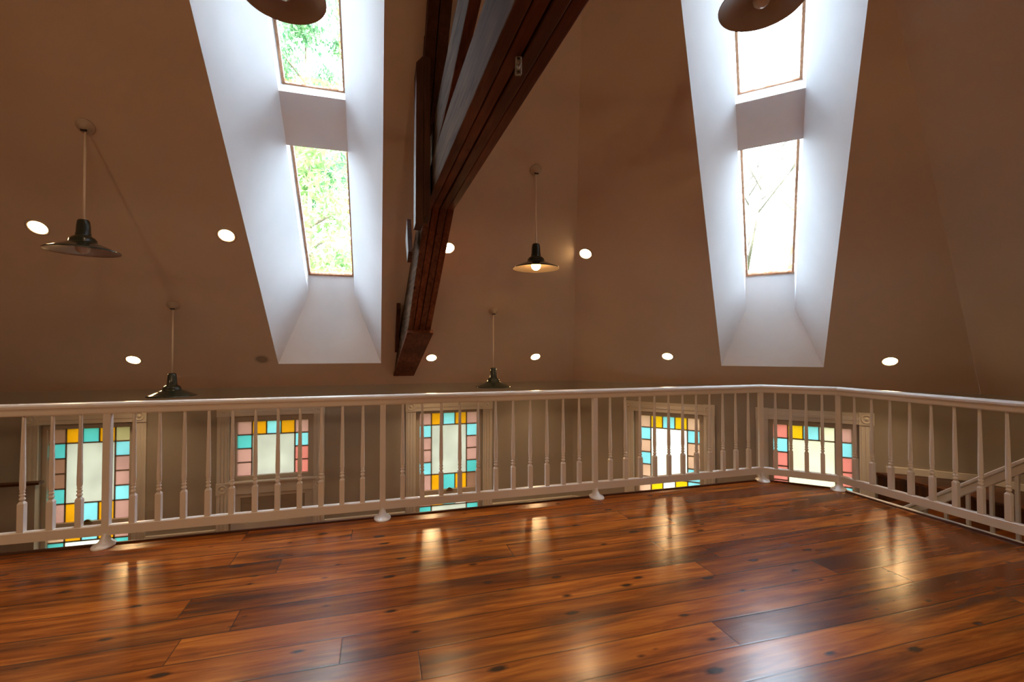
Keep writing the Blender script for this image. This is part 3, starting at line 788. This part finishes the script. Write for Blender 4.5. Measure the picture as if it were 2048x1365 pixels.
# ------------------------------------------------------------------ recessed lights
def make_recessed():
    root = empty('recessed_light')
    m = MB(); m.lathe([(.062, .0), (.063, -.004), (.072, -.0055), (.083, -.004), (.085, .0)], 36, cap=False)
    m.build('trim_ring', M['canopy'], root)
    m = MB(); m.lathe([(.0625, -.0012), (.045, -.0022), (.001, -.003)], 32, cap=False)
    m.build('lens', M['lens'], root)
    return root
REC = [(7, -2.746, 4.758, 'lit recessed light farthest left, beside the leftmost pendant shade'),
       (7, -1.349, 4.731, 'lit recessed light just left of the left skylight shaft'),
       (7, -2.632, 6.079, 'lit recessed light above the low pendant left of the left skylight'),
       (7, -1.345, 6.081, 'unlit recessed light beside the bottom corner of the left skylight'),
       (7, .677, 4.721, 'lit recessed light touching the right side of the truss in the upper row'),
       (7, .657, 6.072, 'lit recessed light at the foot of the truss in the lower row'),
       (7, 2.097, 6.064, 'lit recessed light right of the low pendant beyond the truss'),
       (0, 2.19, 4.629, 'lit recessed light right of the pendant with the lit bulb'),
       (0, 3.581, 5.135, 'lit recessed light left of the bottom of the right skylight'),
       (0, 5.219, 3.566, 'lit recessed light farthest right, right of the right skylight'),
       (7, -1.40, 3.28, 'recessed light high on the front slope, just above the photo'),
       (3, -2.6, -4.6, 'added recessed fill light low on the back slope behind the viewer, left'),  # unseen fill lights from here on, added to brighten the front ceiling
       (3, .7, -4.6, 'added recessed fill light low on the back slope behind the viewer, right'),
       (3, -2.6, -3.0, 'added recessed fill light high on the back slope behind the viewer, left'),
       (3, .7, -3.0, 'added recessed fill light high on the back slope behind the viewer, right'),
       (2, 3.2, -3.6, 'added recessed fill light on the rear right slope behind the viewer'),
       (5, -5.6, .6, 'added recessed fill light on the far left slope beyond the photo')]
proto = make_recessed()
for k, (i, x, y, lab) in enumerate(REC):
    o = proto if k == 0 else copy_tree(proto)
    n = FR[i][3]; ci = n.dot(FR[i][0]); nn = ST_[i][4]
    o.location = Vector((x, y, ZT + TT * (ci - n.x * x - n.y * y))) - nn * .0005
    o.rotation_mode = 'QUATERNION'; o.rotation_quaternion = Vector((0, 0, 1)).rotation_difference(nn)
    tag(o, lab, 'ceiling light', 'recessed ceiling lights')
    if 'unlit' not in lab:
        ld = bpy.data.lights.new('reflector_beam', 'SPOT'); ld.energy = (6. if y < 4.9 and i == 7 or k == 7 else 13.) if k < 11 else 34.; ld.color = (1., .68, .38)
        ld.spot_size = R(112 if k < 11 else 150); ld.spot_blend = .7; ld.shadow_soft_size = .05 if k < 11 else .14  # wider, softer beams for the added fill lights
        lo = bpy.data.objects.new('reflector_beam', ld); COL.objects.link(lo)
        ax = (-nn + Vector((0, 0, -1.3 if k < 11 else 0.))).normalized()
        lo.location = o.location - nn * .03; lo.rotation_mode = 'QUATERNION'
        lo.rotation_quaternion = Vector((0, 0, -1)).rotation_difference(ax)
    if 'unlit' in lab:
        for ch in o.children:
            if ch.name.startswith('lens'): ch.data = ch.data.copy(); ch.data.materials[0] = M['lensoff']; ch['label'] = 'dark unlit lens'

# ------------------------------------------------------------------ outdoors: lawn and trees
m = MB(); m.add([(-60, -60, -3.0), (60, -60, -3.0), (60, 60, -3.0), (-60, 60, -3.0)], [(0, 1, 2, 3)])
o = m.build('ground', M['ground']); struct(o)
def leafy(name, x, y, zb, h, rad, nleaf, mat, lab, seed):
    rnd = random.Random(seed)
    root = tag(empty(name, (x, y, zb)), lab, 'tree', 'trees behind the left skylight')
    m = MB(); m.tube((0, 0, 0), (.1, 0, h * .5), .16, .10, 10); m.tube((.1, 0, h * .5), (0, .1, h * .95), .10, .03, 8)
    for k in range(9):
        z = h * (.3 + .06 * k); a = rnd.uniform(0, 6.28); ln = rad * rnd.uniform(.6, .95)
        m.tube((.05, 0, z), (ln * math.cos(a), ln * math.sin(a), z + ln * .6), .05, .012, 6)
    m.build('trunk', M['bark'], root)
    clumps = []
    for _ in range(60):
        a = rnd.uniform(0, 6.28); t = rnd.uniform(.2, 1.); rr = rad * math.sqrt(rnd.random()) * (1. if t < .75 else .75)
        clumps.append((rr * math.cos(a), rr * math.sin(a), h * t, rnd.uniform(.35, .75)))
    m = MB()
    for _ in range(nleaf):
        c = rnd.choice(clumps)
        p = Vector((rnd.gauss(c[0], c[3] * .6), rnd.gauss(c[1], c[3] * .6), rnd.gauss(c[2], c[3] * .6)))
        u = Vector((rnd.gauss(0, 1), rnd.gauss(0, 1), rnd.gauss(0, 1))).normalized(); v = u.orthogonal().normalized()
        s = rnd.uniform(.07, .15)
        m.add([p, p + u * s + v * s * .42, p + u * s * 2, p + u * s - v * s * .42], [(0, 1, 2, 3)])
    m.build('foliage', mat, root)
leafy('leafy_tree', -1.75, 12.5, -3, 9.5, 1.15, 5200, M['leaf2'], 'yellow-green smaller tree outside the left skylight, in front', 8)
leafy('leafy_tree', -2.9, 19.5, -3, 19.0, 2.4, 21000, M['leaf3'], 'taller green leafy tree outside the left skylight, behind', 3)
rnd = random.Random(11)
bt = tag(empty('bare_tree', (12.2, 13.2, -3)), 'pale bare tree faintly seen through the right skylight', 'tree')
m = MB(); cnt = [0]
def branch(p, d, ln, r_, depth):
    q = p + d * ln; m.tube(p, q, r_, r_ * .62, 6); cnt[0] += 1
    if depth == 0: return
    for _ in range(3 if depth > 2 else 2):
        nd = (d + Vector((rnd.gauss(0, .45), rnd.gauss(0, .45), rnd.gauss(.08, .3)))).normalized()
        branch(p + d * ln * rnd.uniform(.6, 1.), nd, ln * rnd.uniform(.6, .82), r_ * .55, depth - 1)
branch(Vector((0, 0, 0)), Vector((-.05, -.02, 1)).normalized(), 5.0, .16, 5)
m.build('branches', M['palebark'], bt)

# ------------------------------------------------------------------ light and camera
w = bpy.data.worlds.new('overcast sky'); SC.world = w; w.use_nodes = True
nt = w.node_tree
bg = nt.nodes['Background']; tc = nt.nodes.new('ShaderNodeTexCoord'); sp = nt.nodes.new('ShaderNodeSeparateXYZ')
nt.links.new(tc.outputs['Generated'], sp.inputs[0])
cr = nt.nodes.new('ShaderNodeValToRGB'); nt.links.new(sp.outputs[2], cr.inputs[0])
cr.color_ramp.elements[0].position = 0.; cr.color_ramp.elements[0].color = (.80, .86, .93, 1)
cr.color_ramp.elements[1].position = .7; cr.color_ramp.elements[1].color = (.92, 1.13, 1.4, 1)
nt.links.new(cr.outputs[0], bg.inputs[0]); bg.inputs[1].default_value = 5.4
sd = bpy.data.lights.new('sun', 'SUN'); sd.energy = 5.; sd.angle = R(3); sd.color = (1., .95, .85)
so = bpy.data.objects.new('sun', sd); COL.objects.link(so)
so.rotation_euler = Vector((-.5, -.71, .5)).to_track_quat('Z', 'Y').to_euler(); so.location = (-8, -10, 12)

cd = bpy.data.cameras.new('camera'); co = bpy.data.objects.new('camera', cd); COL.objects.link(co)
cd.sensor_width = 36.; cd.lens = 36. * 916 / 2048; cd.clip_start = .05; cd.clip_end = 300
co.location = (0, 0, 1.24); co.rotation_euler = (R(90 + 1.216), R(0.05), R(-16.145))
SC.camera = co
SC.view_settings.view_transform = 'Standard'; SC.view_settings.look = 'None'
SC.view_settings.exposure = 1.9; SC.view_settings.gamma = 1.
SC.cycles.max_bounces = 8; SC.cycles.diffuse_bounces = 5; SC.cycles.sample_clamp_indirect = 6.; SC.cycles.caustics_reflective = False; SC.cycles.caustics_refractive = False
